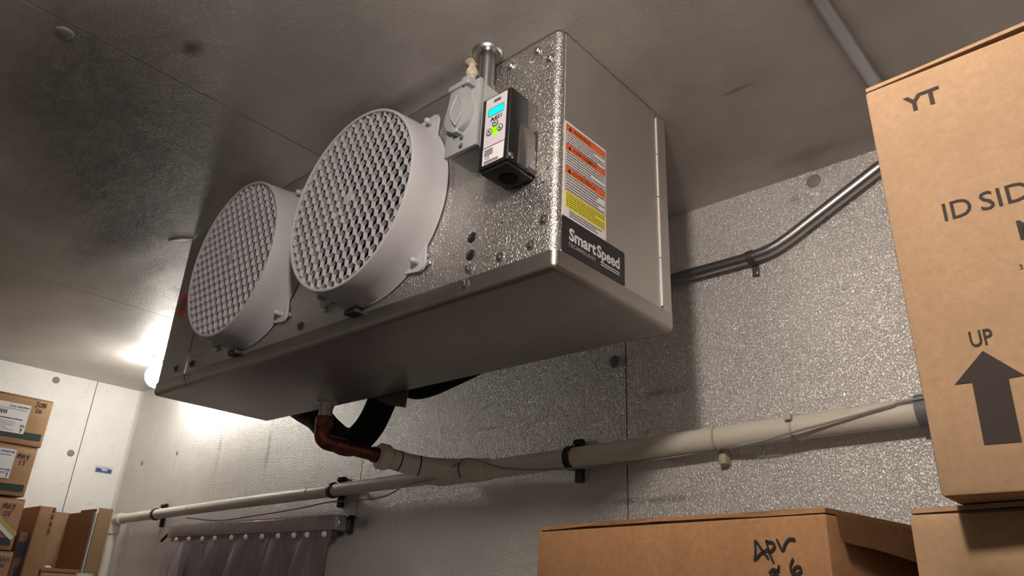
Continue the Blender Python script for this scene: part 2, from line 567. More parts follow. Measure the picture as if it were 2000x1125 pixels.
# round lock plugs pressed into the sheets
def plug(parent, M):
    lathepart('plug', [(0, 0.0025), (0.010, 0.0025), (0.0125, 0.0018), (0.014, 0.0)], 'plug_grey', parent, M, 24)
for x, z in ((0.139, 2.578), (-0.328, 2.295)):
    plug(wback, FRONT(x, WB, z))
for x, z in ((-2.388, 2.285), (-2.70, 2.27)):
    lathepart('rivet', [(0, 0.003), (0.006, 0.003), (0.010, 0.0)], 'plug_grey', wback, FRONT(x, WB, z), 16)
for y, z in ((0.256, 2.568), (0.387, 2.289)):
    plug(wleft, SIDE(WL, y, z))
plug(ceil, frame((-0.618, -0.489, ZC), (1, 0, 0), (0, -1, 0)))
# torn foil lip by the unit
bm = bmesh.new()
tp = [(-1.235, -0.035), (-1.20, -0.012), (-1.17, 0.0), (-1.19, -0.018), (-1.215, -0.03)]
prism(bm, tp, frame((0, 0, ZC), (1, 0, 0), (0, 1, 0)), -0.0015)
mk('torn_foil', bm, 'bright_edge', ceil)
# small assembly sticker on the left wall
M = SIDE(WL, 0.49, 2.235)
st = tag(patch('sticker', rrect(0.004, 0.076, -0.008, 0.024, 0.002), M, 'sticker_pale', None), 'small white and blue TOP sticker on the left wall', 'sticker')
patch('blue_band', [(0.008, 0.013), (0.028, 0.013), (0.034, 0.004), (0.052, 0.004), (0.058, 0.013), (0.072, 0.013), (0.072, -0.004), (0.008, -0.004)], M @ Matrix.Translation((0, 0, 0.0004)), 'blue_ink', st)
text('lettering', 'TOP', M, 'ink_soft', st, height=0.010, x0=0.032, y0=0.008)

# ------------------------------------------------------------ ceiling lamps
def make_lamp(loc, label, drop, mat):
    """ceiling lamp; drop = distance from ceiling to globe centre"""
    r = root('ceiling_lamp', label, 'lamp', loc, group='ceiling globe lamps')
    x, y, z = loc
    T = Matrix.Translation((x, y, z)) @ Matrix.Rotation(PI, 4, 'X')
    h = drop - 0.044
    lathepart('base', [(0, 0), (0.050, 0), (0.050, 0.005), (0.026, 0.009), (0.024, h + 0.002), (0, h + 0.002)], 'lamp_base', r, T)
    prof = [(0.026, h), (0.030, h + 0.006)] + [(0.045 * math.sin(a), drop - 0.045 * math.cos(a)) for a in [0.75 + (PI - 0.75) * k / 10 for k in range(11)]]
    prof[-1] = (0, drop + 0.045)
    lathepart('globe', prof, mat, r, T, 24)
    return r
make_lamp(LAMP_SPOTS[0], 'glowing round globe lamp on the ceiling behind the far end of the cooler', 0.067, 'globe')
make_lamp(LAMP_SPOTS[1], 'round globe lamp hanging from the ceiling above the viewer', 0.138, 'globe_bright')

# ------------------------------------------------------------ the unit cooler
UL, UD, UB, UT = -1.183, 0.294, 2.2, ZC - 0.002
unit = root('unit_cooler', 'large silver two-fan evaporator cooler hanging under the ceiling', 'cooler', (-0.59, 0.147, UB))
FZ, FX, FR = 2.4115, (-0.3954, -0.7835), 0.186
ZP = 2.228       # top of drain pan
# front panel with two fan openings, each with a pressed ring
bm = bmesh.new()
def rect(x0, x1, z0, z1, y=0.0):
    bm.faces.new([bm.verts.new(c) for c in ((x0, y, z0), (x1, y, z0), (x1, y, z1), (x0, y, z1))])
xl, xr = -1.047, -0.135
for a, b in ((xl, FX[1] - FR), (FX[1] + FR, FX[0] - FR), (FX[0] + FR, xr)):
    rect(a, b, ZP - 0.004, UT)
for cx in FX:
    n = 64
    prof = [(0.184, 0.0), (0.181, -0.0018), (0.176, -0.0028), (0.170, -0.002), (0.164, 0.002), (0.158, 0.02), (0.156, 0.035)]
    ring0 = []
    for k in range(n):
        a = 2 * PI * k / n
        c, s = math.cos(a), math.sin(a)
        q = FR / max(abs(c), abs(s))
        z = min(max(FZ + s * q, ZP - 0.004), UT)
        ring0.append(bm.verts.new((cx + c * q, 0, z)))
    prev = ring0
    for r_, y_ in prof:
        cur = [bm.verts.new((cx + r_ * math.cos(2 * PI * k / n), y_, FZ + r_ * math.sin(2 * PI * k / n))) for k in range(n)]
        for k in range(n):
            bm.faces.new((prev[k], prev[(k + 1) % n], cur[(k + 1) % n], cur[k]))
        prev = cur
mk('front_panel', bm, 'unit_metal', unit, 35)
# wrap-around end panels
def end_panel(sgn, x_edge, x_end, mat):
    bm = bmesh.new()
    rc = 0.011
    pr = [(x_edge, -0.0015)]
    for k in range(7):
        a = PI / 2 * k / 6
        pr.append((x_end - sgn * rc + sgn * rc * math.sin(a), -0.0015 + rc - rc * math.cos(a)))
    pr.append((x_end, 0.262))
    pr += [(x_end - sgn * 0.0015, 0.262), (x_end - sgn * 0.0015, rc), (x_end - sgn * rc, 0.0004), (x_edge, 0.0004)]
    lo = [bm.verts.new((x, y, ZP - 0.004)) for x, y in pr]
    hi = [bm.verts.new((x, y, UT)) for x, y in pr]
    m = len(pr)
    for i in range(m):
        j = (i + 1) % m
        bm.faces.new((lo[i], lo[j], hi[j], hi[i]))
    return mk('end_panel', bm, mat, unit, 50)
ep = end_panel(1, -0.136, 0.0, 'unit_metal')
end_panel(-1, -1.046, UL, 'unit_metal')
boxpart('side_sheet', (-0.0002, 0.0006, 0.012, 0.2605, ZP, UT), 'unit_side_metal', unit)
# rear flange with a cut edge in four lengths, whitened to paint its glint
boxpart('rear_flange', (-0.03, 0.0005, 0.267, UD, ZP - 0.004, UT), 'unit_side_metal', unit, 0.001, 1)
boxpart('rear_flange', (UL - 0.0005, UL + 0.03, 0.267, UD, ZP - 0.004, UT), 'unit_side_metal', unit, 0.001, 1)
zs = [2.234, 2.318, 2.43, 2.513, UT - 0.01]
for a, b in zip(zs, zs[1:]):
    boxpart('glint_edge', (-0.001, 0.0022, 0.2625, 0.2655, a + 0.001, b - 0.001), 'bright_edge', unit)
boxpart('rear_panel', (UL + 0.03, -0.03, UD - 0.002, UD, ZP - 0.004, UT), 'unit_side_metal', unit)
boxpart('top_panel', (UL + 0.003, -0.003, 0.003, UD - 0.003, UT - 0.002, UT), 'unit_side_metal', unit)
boxpart('coil_block', (UL + 0.13, -0.14, 0.13, 0.26, ZP + 0.01, UT - 0.01), 'coil', unit)
# drain pan with rounded rim
bm = bmesh.new()
box(bm, UL - 0.003, 0.003, -0.003, UD + 0.003, UB, ZP + 0.001)
ed = [e for e in bm.edges if not (e.verts[0].co.z > UB + 0.01 and e.verts[1].co.z > UB + 0.01)]
bevel(bm, 0.010, 5, ed)
pan = mk('drain_pan', bm, 'pan_metal', unit, 40)
lathepart('drain_fitting', [(0, 0.0), (0.024, 0.0), (0.024, 0.006), (0.019, 0.008), (0.0165, 0.008), (0.0165, 0.018), (0, 0.018)], 'steel', pan,
          Matrix.Translation((-0.858, 0.250, UB + 0.001)) @ Matrix.Rotation(PI, 4, 'X'), 24)
bm = bmesh.new()
prism(bm, [(-0.765, 2.206), (-0.642, 2.206), (-0.646, 2.168), (-0.70, 2.180)], frame((0, UD + 0.010, 0), (1, 0, 0), (0, 0, 1)), 0.002)
prism(bm, [(-0.765, -(UD + 0.010)), (-0.642, -(UD + 0.010)), (-0.642, -(UD - 0.01)), (-0.765, -(UD - 0.01))], frame((0, 0, 2.206), (1, 0, 0), (0, -1, 0)), -0.002)
mk('bracket', bm, 'strap_metal', unit)
# screws, plugs, holes
def hexscrew(parent, M, r=0.0045, h=0.004, mat='steel'):
    bm = bmesh.new()
    lathe(bm, [(r * 1.75, 0), (r * 1.7, 0.001), (r * 1.05, 0.0014)], M, 16)
    lathe(bm, [(r, 0.001), (r, h), (r * 0.8, h + 0.0008), (0, h + 0.0008)], M, 6)
    return mk('screw', bm, mat, parent)
for x, z, m in ((-0.1623, 2.2446, 'steel'), (-0.0991, 2.2449, 'steel'), (-0.0423, 2.2465, 'steel'), (-0.0201, 2.2787, 'steel'), (-0.0439, 2.5803, 'steel'),
                (-0.0186, 2.552, 'steel'), (-0.099, 2.5795, 'steel'), (-0.5968, 2.2471, 'dark_screw'), (-1.0159, 2.2476, 'dark_screw'), (-1.0896, 2.2496, 'dark_screw')):
    hexscrew(unit, FRONT(x, -0.0014, z), mat=m)
for x in (-0.1651, -1.0327):
    hexscrew(pan, FRONT(x, -0.003, 2.2195), 0.005)
for z in (2.2956, 2.2667):
    lathepart('plug', [(0, 0.001), (0.0075, 0.001), (0.0088, 0.0)], 'black_plastic', unit, FRONT(-0.1617, -0.0004, z), 24)
for x, z in ((-0.0222, 2.5139), (-0.0243, 2.3392), (-0.0167, 2.3588), (-0.10, 2.30)):
    lathepart('hole', [(0, 0.0002), (0.0022, 0.0002), (0.0024, 0.0)], 'dark_joint', unit, FRONT(x, -0.0015, z), 10)
# fan guards
HP = 0.0205
def grille_mesh():
    bm = bmesh.new()
    R = HP / math.sqrt(3)
    rc, ri = 0.1615, R - 0.0010
    y0, y1 = -0.0722, -0.0652
    def cl(x, z):
        d = math.hypot(x, z)
        return (x * rc / d, z * rc / d) if d > rc else (x, z)
    nn = int(rc / HP) + 2
    for j in range(-nn - 2, nn + 3):
        for i in range(-nn - 2, nn + 3):
            cx = HP * (i + 0.5 * (j % 2))
            cz = j * HP * math.sqrt(3) / 2
            if math.hypot(cx, cz) > rc + 0.8 * R:
                continue
            solid = (i == 0 and j == 0)
            o, q = [], []
            for k in range(6):
                a = PI / 6 + k * PI / 3
                o.append(cl(cx + R * math.cos(a), cz + R * math.sin(a)))
                q.append(cl(cx + ri * math.cos(a), cz + ri * math.sin(a)))
            if all(math.hypot(*p) > rc - 0.0012 for p in q):
                continue
            of = [bm.verts.new((x, y0, z)) for x, z in o]
            ob = [bm.verts.new((x, y1, z)) for x, z in o]
            if solid:
                bm.faces.new(of)
                bm.faces.new(ob)
                continue
            qf = [bm.verts.new((x, y0, z)) for x, z in q]
            qb = [bm.verts.new((x, y1, z)) for x, z in q]
            for k in range(6):
                l = (k + 1) % 6
                for f in ((of[k], of[l], qf[l], qf[k]), (qf[k], qf[l], qb[l], qb[k]), (ob[k], ob[l], qb[l], qb[k])):
                    co = [v.co for v in f]
                    if (co[0] - co[2]).length > 1e-5 and (co[1] - co[3]).length > 1e-5:
                        bm.faces.new(f)
    bmesh.ops.dissolve_degenerate(bm, dist=1e-6, edges=bm.edges[:])
    me = bpy.data.meshes.new('grille')
    bm.to_mesh(me)
    bm.free()
    me.materials.append(MATS['guard_grey'])
    return me
GM = grille_mesh()
MY = Matrix.Rotation(PI / 2, 4, 'X')       # local z -> -y
LUGS = (47, 133, 227, 314)
def fan_guard(cx):
    T = Matrix.Translation((cx, 0, FZ))
    bm = bmesh.new()
    prof = [(0.1735, 0.0045), (0.1728, 0.0065), (0.1712, 0.0085), (0.1690, 0.040), (0.1668, 0.0705), (0.1660, 0.0728), (0.1645, 0.0738), (0.1620, 0.0736),
            (0.1608, 0.0722), (0.1610, 0.060), (0.1660, 0.010), (0.1690, 0.0045)]
    lathe(bm, prof, T @ MY, 96, close=True)
    g = mk('fan_guard', bm, 'guard_grey', unit, 35)
    link('grille', GM, g, (cx, 0, FZ))
    for a in LUGS:
        a = math.radians(a)
        bm = bmesh.new()
        d = math.radians(11.5)
        pts = []
        for k in range(7):
            b = a - d + 2 * d * k / 6
            pts.append((0.168 * math.cos(b), 0.168 * math.sin(b)))
        pts = pts[::-1]
        lx, ly = 0.1845 * math.cos(a), 0.1845 * math.sin(a)
        out = [(lx + 0.0135 * math.cos(a + t), ly + 0.0135 * math.sin(a + t)) for t in [-1.15 + 2.3 * k / 10 for k in range(11)]]
        prism(bm, pts[::-1][:0] + [pts[-1]] + out + [pts[0]] + pts[1:-1], FRONT(cx, -0.0045, FZ), 0.0045)
        lug = mk('lug', bm, 'guard_grey', g)
        lathepart('pin', [(0.0046, 0), (0.0042, 0.006), (0.0052, 0.009), (0.0048, 0.013), (0.0025, 0.0155), (0, 0.016)], 'guard_grey', g,
                  FRONT(cx + 0.181 * math.cos(a), -0.009, FZ + 0.181 * math.sin(a)), 14)
        lathepart('screw', [(0.0055, 0), (0.0055, 0.003), (0.004, 0.0042), (0, 0.0044)], 'steel', g,
                  FRONT(cx + 0.196 * math.cos(a + 0.05), -0.0015, FZ + 0.196 * math.sin(a + 0.05)), 12)
    # rubber clip under the rim
    boxpart('clip', (cx - 0.045, cx - 0.012, -0.018, -0.0005, FZ - 0.184, FZ - 0.173), 'dark_screw', g, 0.003, 2)
    # fan behind the guard
    f = lathepart('fan', [(0, 0.052), (0.022, 0.051), (0.028, 0.045), (0.030, 0.0), (0.042, -0.01), (0.042, -0.05), (0, -0.05)], 'fan_dark', unit, T @ MY, 24)
    for k in range(4):
        bm = bmesh.new()
        a0 = k * PI / 2 + 0.3
        grid = []
        for i in range(6):
            r_ = 0.028 + (0.150 - 0.028) * i / 5
            row = []
            for j in range(5):
                t = j / 4 - 0.5
                a = a0 + t * (0.75 + 0.25 * i / 5)
                row.append(bm.verts.new((cx + r_ * math.cos(a), -0.022 - 0.024 * t * 2 * (1 - 0.4 * i / 5), FZ + r_ * math.sin(a))))
            grid.append(row)
        for i in range(5):
            for j in range(4):
                bm.faces.new((grid[i][j], grid[i + 1][j], grid[i + 1][j + 1], grid[i][j + 1]))
        bmesh.ops.solidify(bm, geom=bm.faces[:], thickness=0.0015)
        mk('blade', bm, 'fan_dark', f, 60)
for cx in FX:
    fan_guard(cx)
# red oval sticker by the far fan
patch('red_sticker', disc(-1.135, 2.413, 0.024, 28, 0.030), FRONT(0, -0.0016, 0), 'red_print', unit)
patch('sticker_centre', disc(-1.135, 2.413, 0.015, 28, 0.018), FRONT(0, -0.0020, 0), 'ink_soft', unit)
# warning label on the near end
M = SIDE(0.0008, 0, 0)
wl = patch('warning_label', rrect(0.0128, 0.1135, 2.2862, 2.4415, 0.003), M, 'label_white', unit)
wl['label'] = 'white warning label with orange and yellow bands'
M1 = SIDE(0.0012, 0, 0)
bx0, bx1 = 0.0165, 0.1105
for z0, z1, s in ((2.4255, 2.4365, 'WARNING'), (2.3935, 2.4035, 'AVERTISSEMENT'), (2.3555, 2.3660, 'ADVERTENCIA')):
    b = patch('orange_band', [(bx0, z0), (bx1, z0), (bx1, z1), (bx0, z1)], M1, 'orange', wl)
    patch('triangle', [(bx0 + 0.004, z0 + 0.002), (bx0 + 0.012, z0 + 0.002), (bx0 + 0.008, z1 - 0.0015)], SIDE(0.0016, 0, 0), 'ink', wl, 0.0002)
    text('lettering', s, M1, 'ink', wl, height=(z1 - z0) * 0.58, x0=bx0 + 0.015, y0=z0 + 0.0025, bold=0.015)
    patch('rule', [(bx0, z1 + 0.0001), (bx1, z1 + 0.0001), (bx1, z1 + 0.0008), (bx0, z1 + 0.0008)], M1, 'ink', wl)
patch('yellow_band', [(bx0, 2.3015), (bx1, 2.3015), (bx1, 2.3260), (bx0, 2.3260)], M1, 'yellow', wl)
patch('rule', [(bx0, 2.3261), (bx1, 2.3261), (bx1, 2.3268), (bx0, 2.3268)], M1, 'ink', wl)
for xx in (bx0 - 0.0006, bx1):
    patch('rule', [(xx, 2.3261), (xx + 0.0005, 2.3261), (xx + 0.0005, 2.437), (xx, 2.437)], M1, 'ink', wl)
def fineprint(parent, M, x0, x1, y0, y1, n, mat, h=None, fill=0.5):
    """illegibly small printed lines: rows of short word bars"""
    bm = bmesh.new()
    p = (y1 - y0) / n
    for k in range(n):
        y = y1 - (k + 0.75) * p
        x = x0
        xe = x1 - (0 if random.random() < 0.7 else (x1 - x0) * random.uniform(0.1, 0.4))
        while x < xe:
            wd = (x1 - x0) * random.uniform(0.03, 0.10)
            prism(bm, [(x, y), (min(x + wd, xe), y), (min(x + wd, xe), y + p * fill), (x, y + p * fill)], M, 0.00025)
            x += wd + (x1 - x0) * 0.012
    return mk('fine_print', bm, mat, parent)
fineprint(wl, M1, bx0 + 0.002, bx1 - 0.002, 2.4045, 2.4250, 5, 'ink_soft', fill=0.42)
fineprint(wl, M1, bx0 + 0.002, bx1 - 0.002, 2.3670, 2.3930, 6, 'ink_soft', fill=0.42)
fineprint(wl, M1, bx0 + 0.002, bx1 - 0.002, 2.3280, 2.3550, 6, 'ink_soft', fill=0.42)
fineprint(wl, SIDE(0.0015, 0, 0), bx0 + 0.002, bx1 - 0.002, 2.303, 2.3245, 6, 'ink_soft', fill=0.36)
fineprint(wl, M1, bx0 + 0.010, bx1 - 0.008, 2.2885, 2.2995, 3, 'ink_soft', fill=0.42)
# SmartSpeed badge
lb = patch('brand_badge', rrect(0.0108, 0.1605, 2.2315, 2.2858, 0.003), M, 'logo_black', unit)
lb['label'] = 'black badge with white lettering'
text('lettering', 'Smart', M1, 'logo_white', lb, height=0.0190, width=0.062, x0=0.0265, y0=2.2540, bold=0.03)
text('lettering', 'Speed', M1, 'logo_white', lb, height=0.0190, width=0.056, x0=0.0905, y0=2.2540, bold=0.03)
text('lettering', 'TECHNOLOGY', M1, 'logo_white', lb, height=0.0055, width=0.062, x0=0.0255, y0=2.2440, spacing=1.3)
for z in (2.2472, 2.2435):
    patch('underline', [(0.100, z), (0.1465, z), (0.1465, z + 0.0016), (0.100, z + 0.0016)], M1, 'logo_white', lb)

# ------------------------------------------------------------ switch box, its conduits
jb = root('switch_box', 'grey outlet box with round disconnect switch on the cooler front', 'switch box', (-0.137, -0.0015, 2.403))
JX0, JX1, JZ0, JZ1, JY = -0.1700, -0.1030, 2.404, 2.524, -0.0560
boxpart('body', (JX0 + 0.002, JX1 - 0.002, JY + 0.003, -0.0017, JZ0 + 0.002, JZ1 - 0.002), 'box_grey', jb, 0.004, 3)
boxpart('cover_plate', (JX0, JX1, JY - 0.006, JY + 0.002, JZ0, JZ1), 'box_grey', jb, 0.0015, 2)
# hinged teardrop lid
cxl, czl = -0.1385, 2.4655
pts = []
for k in range(25):
    a = math.radians(138 + (402 - 138) * k / 24)
    pts.append((cxl + 0.0275 * math.cos(a), czl + 0.0300 * math.sin(a)))
pts += [(cxl + 0.0185, 2.500), (cxl + 0.0165, 2.516), (cxl - 0.0175, 2.516), (cxl - 0.0190, 2.500)]
bm = bmesh.new()
prism(bm, pts, FRONT(0, JY - 0.006, 0), 0.010)
bevel(bm, 0.0012, 2, [e for e in bm.edges if all(v.co.y < JY - 0.0155 for v in e.verts)])
mk('lid', bm, 'box_grey', jb, 40)
boxpart('hinge', (cxl - 0.020, cxl + 0.020, JY - 0.020, JY - 0.006, 2.512, 2.521), 'box_grey', jb, 0.0015, 2)
boxpart('hinge_knuckle', (cxl + 0.012, cxl + 0.026, JY - 0.022, JY - 0.006, 2.509, 2.523), 'box_grey', jb, 0.001, 1)
# turning grip: lens-shaped raised knob with a rim
lens = lambda sg, t: (cxl + 0.002 + sg * 0.0125 * math.sin(PI * t), 2.443 + 0.055 * t)
bm = bmesh.new()
top = [lens(-1, k / 12) for k in range(13)] + [lens(1, 1 - k / 12) for k in range(1, 12)]
prism(bm, top[::-1], FRONT(0, JY - 0.0155, 0), 0.0035)
mk('grip', bm, 'box_grey', jb)
for sg in (-1, 1):
    tubepart('grip_rim', [(lens(sg, k / 12)[0], JY - 0.0190, lens(sg, k / 12)[1]) for k in range(13)], 0.0010, 'box_grey', jb, 8)
boxpart('latch', (cxl - 0.005, cxl + 0.005, JY - 0.018, JY - 0.006, 2.432, 2.440), 'box_grey', jb, 0.001, 1)
for x, z in ((-0.133, 2.4265), (-0.133, 2.412)):
    hexscrew(jb, FRONT(x, JY - 0.006, z), 0.0025, 0.002)
# conduit up to the ceiling
cs = root('conduit_stub', 'short steel conduit with ceiling flange above the grey switch box', 'conduit', (-0.1235, -0.031, 2.522))
tubepart('pipe', [(-0.1220, -0.031, 2.5235), (-0.1235, -0.031, ZC - 0.001)], 0.0117, 'emt', cs, 20)
lathepart('flange', [(0.012, 0.0), (0.0125, 0.004), (0.022, 0.0055), (0.0250, 0.002), (0.0252, 0.0)], 'emt', cs, Matrix.Translation((-0.1240, -0.031, ZC)) @ Matrix.Rotation(PI, 4, 'X'), 28)
lathepart('coupling', [(0.0120, 0), (0.0145, 0.0), (0.0145, 0.008), (0.0120, 0.010)], 'emt', cs, Matrix.Translation((-0.1222, -0.031, 2.5235)), 20)
cf = root('cable_fitting', 'small cream plastic cable fitting between switch box and ceiling', 'fitting', (-0.157, -0.031, 2.522))
tubepart('neck', [(-0.1560, -0.031, 2.5235), (-0.1572, -0.031, 2.572)], 0.0065, 'cream_fitting', cf, 14)
lathepart('gland_nut', [(0, 0), (0.0080, 0.0), (0.0102, 0.004), (0.0102, 0.011), (0.0075, 0.016), (0, 0.016)], 'cream_fitting', cf, Matrix.Translation((-0.1575, -0.031, 2.570)), 8)
tubepart('stub', [(-0.1575, -0.031, 2.586), (-0.159, -0.030, ZC - 0.001)], 0.0060, 'cream_fitting', cf, 12)
lathepart('sealant', [(0.013, 0.0), (0.010, 0.003), (0.006, 0.005), (0, 0.005)], 'cream_fitting', cf, Matrix.Translation((-0.159, -0.030, ZC - 0.0005)) @ Matrix.Rotation(PI, 4, 'X'), 9)

# ------------------------------------------------------------ temperature controller
ct = root('controller', 'black digital temperature controller with teal screen on the cooler front', 'controller', (-0.066, -0.0015, 2.352))
CX0, CX1, CZ0, CZ1 = -0.0945, -0.038, 2.353, 2.474
boxpart('cover', (CX0, CX1, -0.0615, -0.0245, CZ0, CZ1), 'black_plastic', ct, 0.0022, 3)
plain('base_grey', (0.17, 0.165, 0.165), 0.25, 0.7)
bm = bmesh.new()
box(bm, CX0 + 0.001, CX1 - 0.001, -0.0250, -0.0018, CZ0 + 0.001, CZ1 - 0.001)
bevel(bm, 0.0015, 2)
base = mk('base', bm, 'base_grey', ct, 40)
boxpart('side_shell', (CX1 - 0.006, CX1 + 0.0012, -0.0405, -0.0040, CZ0 + 0.003, 2.4215), 'base_grey', base, 0.001, 2)
boxpart('notch', (CX1 - 0.004, CX1 + 0.0015, -0.0060, -0.0019, 2.395, 2.427), 'black_plastic', base)
boxpart('foot_slot', (CX1 - 0.010, CX1 + 0.0018, -0.0200, -0.0060, CZ0 - 0.0006, CZ0 + 0.008), 'black_plastic', base)
boxpart('bottom_lid', (CX0 + 0.003, CX1 - 0.003, -0.058, -0.004, CZ0 - 0.005, CZ0 + 0.002), 'black_plastic', ct, 0.002, 2)
lathepart('knockout', [(0.014, 0), (0.014, 0.0015), (0.0115, 0.0018), (0, 0.0012)], 'foam_black', ct, Matrix.Translation((-0.066, -0.028, CZ0 - 0.005)) @ Matrix.Rotation(PI, 4, 'X'), 24)
MF = FRONT(0, -0.0616, 0)
face = patch('face_plate', rrect(-0.0862, -0.0450, 2.3872, 2.4708, 0.001), MF, 'face_lilac', ct)
M2 = FRONT(0, -0.0620, 0)
patch('screen', rrect(-0.0795, -0.0497, 2.4385, 2.4510, 0.0022), M2, 'lcd', face)
bm = bmesh.new()
o_, i_ = rrect(-0.0800, -0.0492, 2.4380, 2.4515, 0.0025), rrect(-0.0790, -0.0502, 2.4390, 2.4505, 0.0018)
for k in range(len(o_)):
    l = (k + 1) % len(o_)
    bm.faces.new([bm.verts.new(M2 @ Vector((*p, 0.0006))) for p in (o_[k], o_[l], i_[l], i_[k])])
mk('screen_bezel', bm, 'ink', face)
text('lettering', 'A421', M2, 'ink', face, height=0.0066, width=0.0220, x0=-0.0755, y0=2.4288, bold=0.03)
patch('maker_mark', [(-0.0705, 2.4600), (-0.0570, 2.4600), (-0.0570, 2.4648), (-0.0705, 2.4648)], M2, 'ink_soft', face)
patch('status_light', rrect(-0.0712, -0.0592, 2.4035, 2.4165, 0.003), M2, 'led_green', face)
for (x, z), k in zip(((-0.0648, 2.4222), (-0.0549, 2.4107), (-0.0755, 2.4109)), 'MUD'):
    lathepart('button', [(0, 0.0010), (0.0045, 0.0010), (0.0053, 0.0004)], 'face_lilac', face, FRONT(x, -0.0621, z), 24)
    lathepart('button_ring', [(0.0046, 0.0004), (0.0046, 0.0013), (0.0055, 0.0013), (0.0055, 0.0004)], 'ink', face, FRONT(x, -0.0621, z), 24)
    Mb = FRONT(x, -0.0632, z)
    if k == 'M':
        fineprint(face, Mb, -0.003, 0.003, -0.0015, 0.0015, 2, 'ink', fill=0.6)
    else:
        s = 1 if k == 'U' else -1
        patch('arrow', [(-0.0024, -0.002 * s), (0.0024, -0.002 * s), (0, 0.0026 * s)][::s], Mb, 'ink', face, 0.0002)
lab = patch('rating_label', [(-0.0862, 2.3585), (-0.0462, 2.3585), (-0.0455, 2.3858), (-0.0865, 2.3858)], MF, 'label_white', ct)
fineprint(lab, M2, -0.083, -0.067, 2.372, 2.383, 4, 'ink', fill=0.5)
text('lettering', 'CE', M2, 'ink', lab, height=0.0050, x0=-0.081, y0=2.3665)
fineprint(lab, M2, -0.083, -0.056, 2.3595, 2.3645, 2, 'ink', fill=0.5)
lathepart('screw', [(0.0050, 0), (0.0050, 0.003), (0.0038, 0.004), (0, 0.0036)], 'steel', ct, SIDE(CX1 - 0.0012, -0.0565, 2.3605), 16)

# ------------------------------------------------------------ steel conduit on ceiling and wall
cp = root('conduit', 'long grey steel conduit running along the ceiling and bent down onto the back wall', 'conduit', (0.0, WB - 0.03, 2.44))
pts = [(0.3225, -1.6, 2.587), (0.3225, 0.2, 2.587), (0.3225, 0.47, 2.587)] + spline([(0.3225, 0.50, 2.587), (0.3210, 0.545, 2.583), (0.310, 0.575, 2.574), (0.285, 0.589, 2.561)], 6) + \
      [(0.25, 0.590, 2.5445)] + spline([(0.13, 0.590, 2.484), (0.085, 0.590, 2.4615), (0.045, 0.590, 2.4475), (-0.005, 0.590, 2.4430)], 6) + [(-0.20, 0.590, 2.4420), (-1.0, 0.590, 2.4420)]
tubepart('pipe', pts, 0.0117, 'emt', cp, 20)
bm = bmesh.new()
tube(bm, [(0.002, 0.590, 2.4432), (0.016, 0.590, 2.4442)], 0.0133, 20)
stp = mk('strap', bm, 'strap_metal', cp, 40)
boxpart('strap_tab', (0.002, 0.016, 0.6065, 0.6098, 2.4085, 2.434), 'strap_metal', cp, 0.001, 1)
hexscrew(cp, FRONT(0.009, 0.6065, 2.417), 0.003, 0.002)

# ------------------------------------------------------------ PVC drain along the wall
dp = root('drain_pipe', 'long cream plastic drain pipe clamped along the back wall', 'pipe', (-1.2, 0.575, 2.0))
def pz(x):
    return 2.0406 + (x + 2.7264) * (2.1010 - 2.0406) / (0.255 + 2.7264)
PY = 0.573
tubepart('pipe', [(-2.70, PY, pz(-2.70)), (-0.80, PY, pz(-0.80))], 0.0175, 'pvc_cream', dp, 24)
tubepart('pipe', [(-0.72, PY, pz(-0.72)), (0.262, PY, pz(0.262))], 0.0211, 'pvc_cream', dp, 24)
tubepart('coupling', [(0.262, PY, pz(0.262)), (0.31, PY, pz(0.31))], 0.0255, 'pvc_grey', dp, 24)
tubepart('pipe', [(0.31, PY, pz(0.31)), (1.2, PY, pz(1.2))], 0.0211, 'pvc_cream', dp, 24)
tubepart('elbow', spline([(-2.66, PY, pz(-2.66)), (-2.705, PY, pz(-2.70)), (-2.7265, PY, 2.030), (-2.7265, PY, 1.985)], 6), 0.0222, 'pvc_cream', dp, 24)
tubepart('downpipe', [(-2.7265, PY, 1.995), (-2.7265, PY, 0.02)], 0.0175, 'pvc_cream', dp, 24)
# wye where the cooler's drain joins
tubepart('wye', [(-0.83, PY, pz(-0.83)), (-0.822, PY, pz(-0.82)), (-0.66, PY, pz(-0.66)), (-0.652, PY, pz(-0.652))], [0.0225, 0.0250, 0.0250, 0.0235], 'pvc_cream', dp, 24)
tubepart('branch', spline([(-0.8280, 0.425, 2.0970), (-0.812, 0.470, 2.0910), (-0.785, 0.520, 2.0880), (-0.735, 0.560, 2.0880), (-0.66, 0.571, 2.0850)], 6), 0.0235, 'pvc_cream', dp, 24)
ax = (Vector((-0.8280, 0.425, 2.0970)) - Vector((-0.838, 0.380, 2.1010))).normalized()
c0 = Vector((-0.8365, 0.390, 2.1002))
tubepart('adapter', [c0, c0 + ax * 0.004, c0 + ax * 0.026, c0 + ax * 0.032, c0 + ax * 0.055], [0.0245, 0.0300, 0.0300, 0.0235, 0.0235], 'pvc_cream', dp, 10)
def ring_at(p, d, r, mat, name='primer_ring', wdt=0.003):
    p, d = Vector(p), Vector(d).normalized()
    return tubepart(name, [p - d * wdt / 2, p + d * wdt / 2], r, mat, dp, 24)
ring_at((-0.8215, 0.443, 2.0945), (0.3, 0.93, -0.12), 0.0240, 'blue_primer')
ring_at((-0.803, 0.489, 2.0895), (0.45, 0.88, -0.06), 0.0241, 'blue_primer')
ring_at((-0.726, 0.563, 2.0878), (1, 0.25, 0), 0.0242, 'blue_primer')
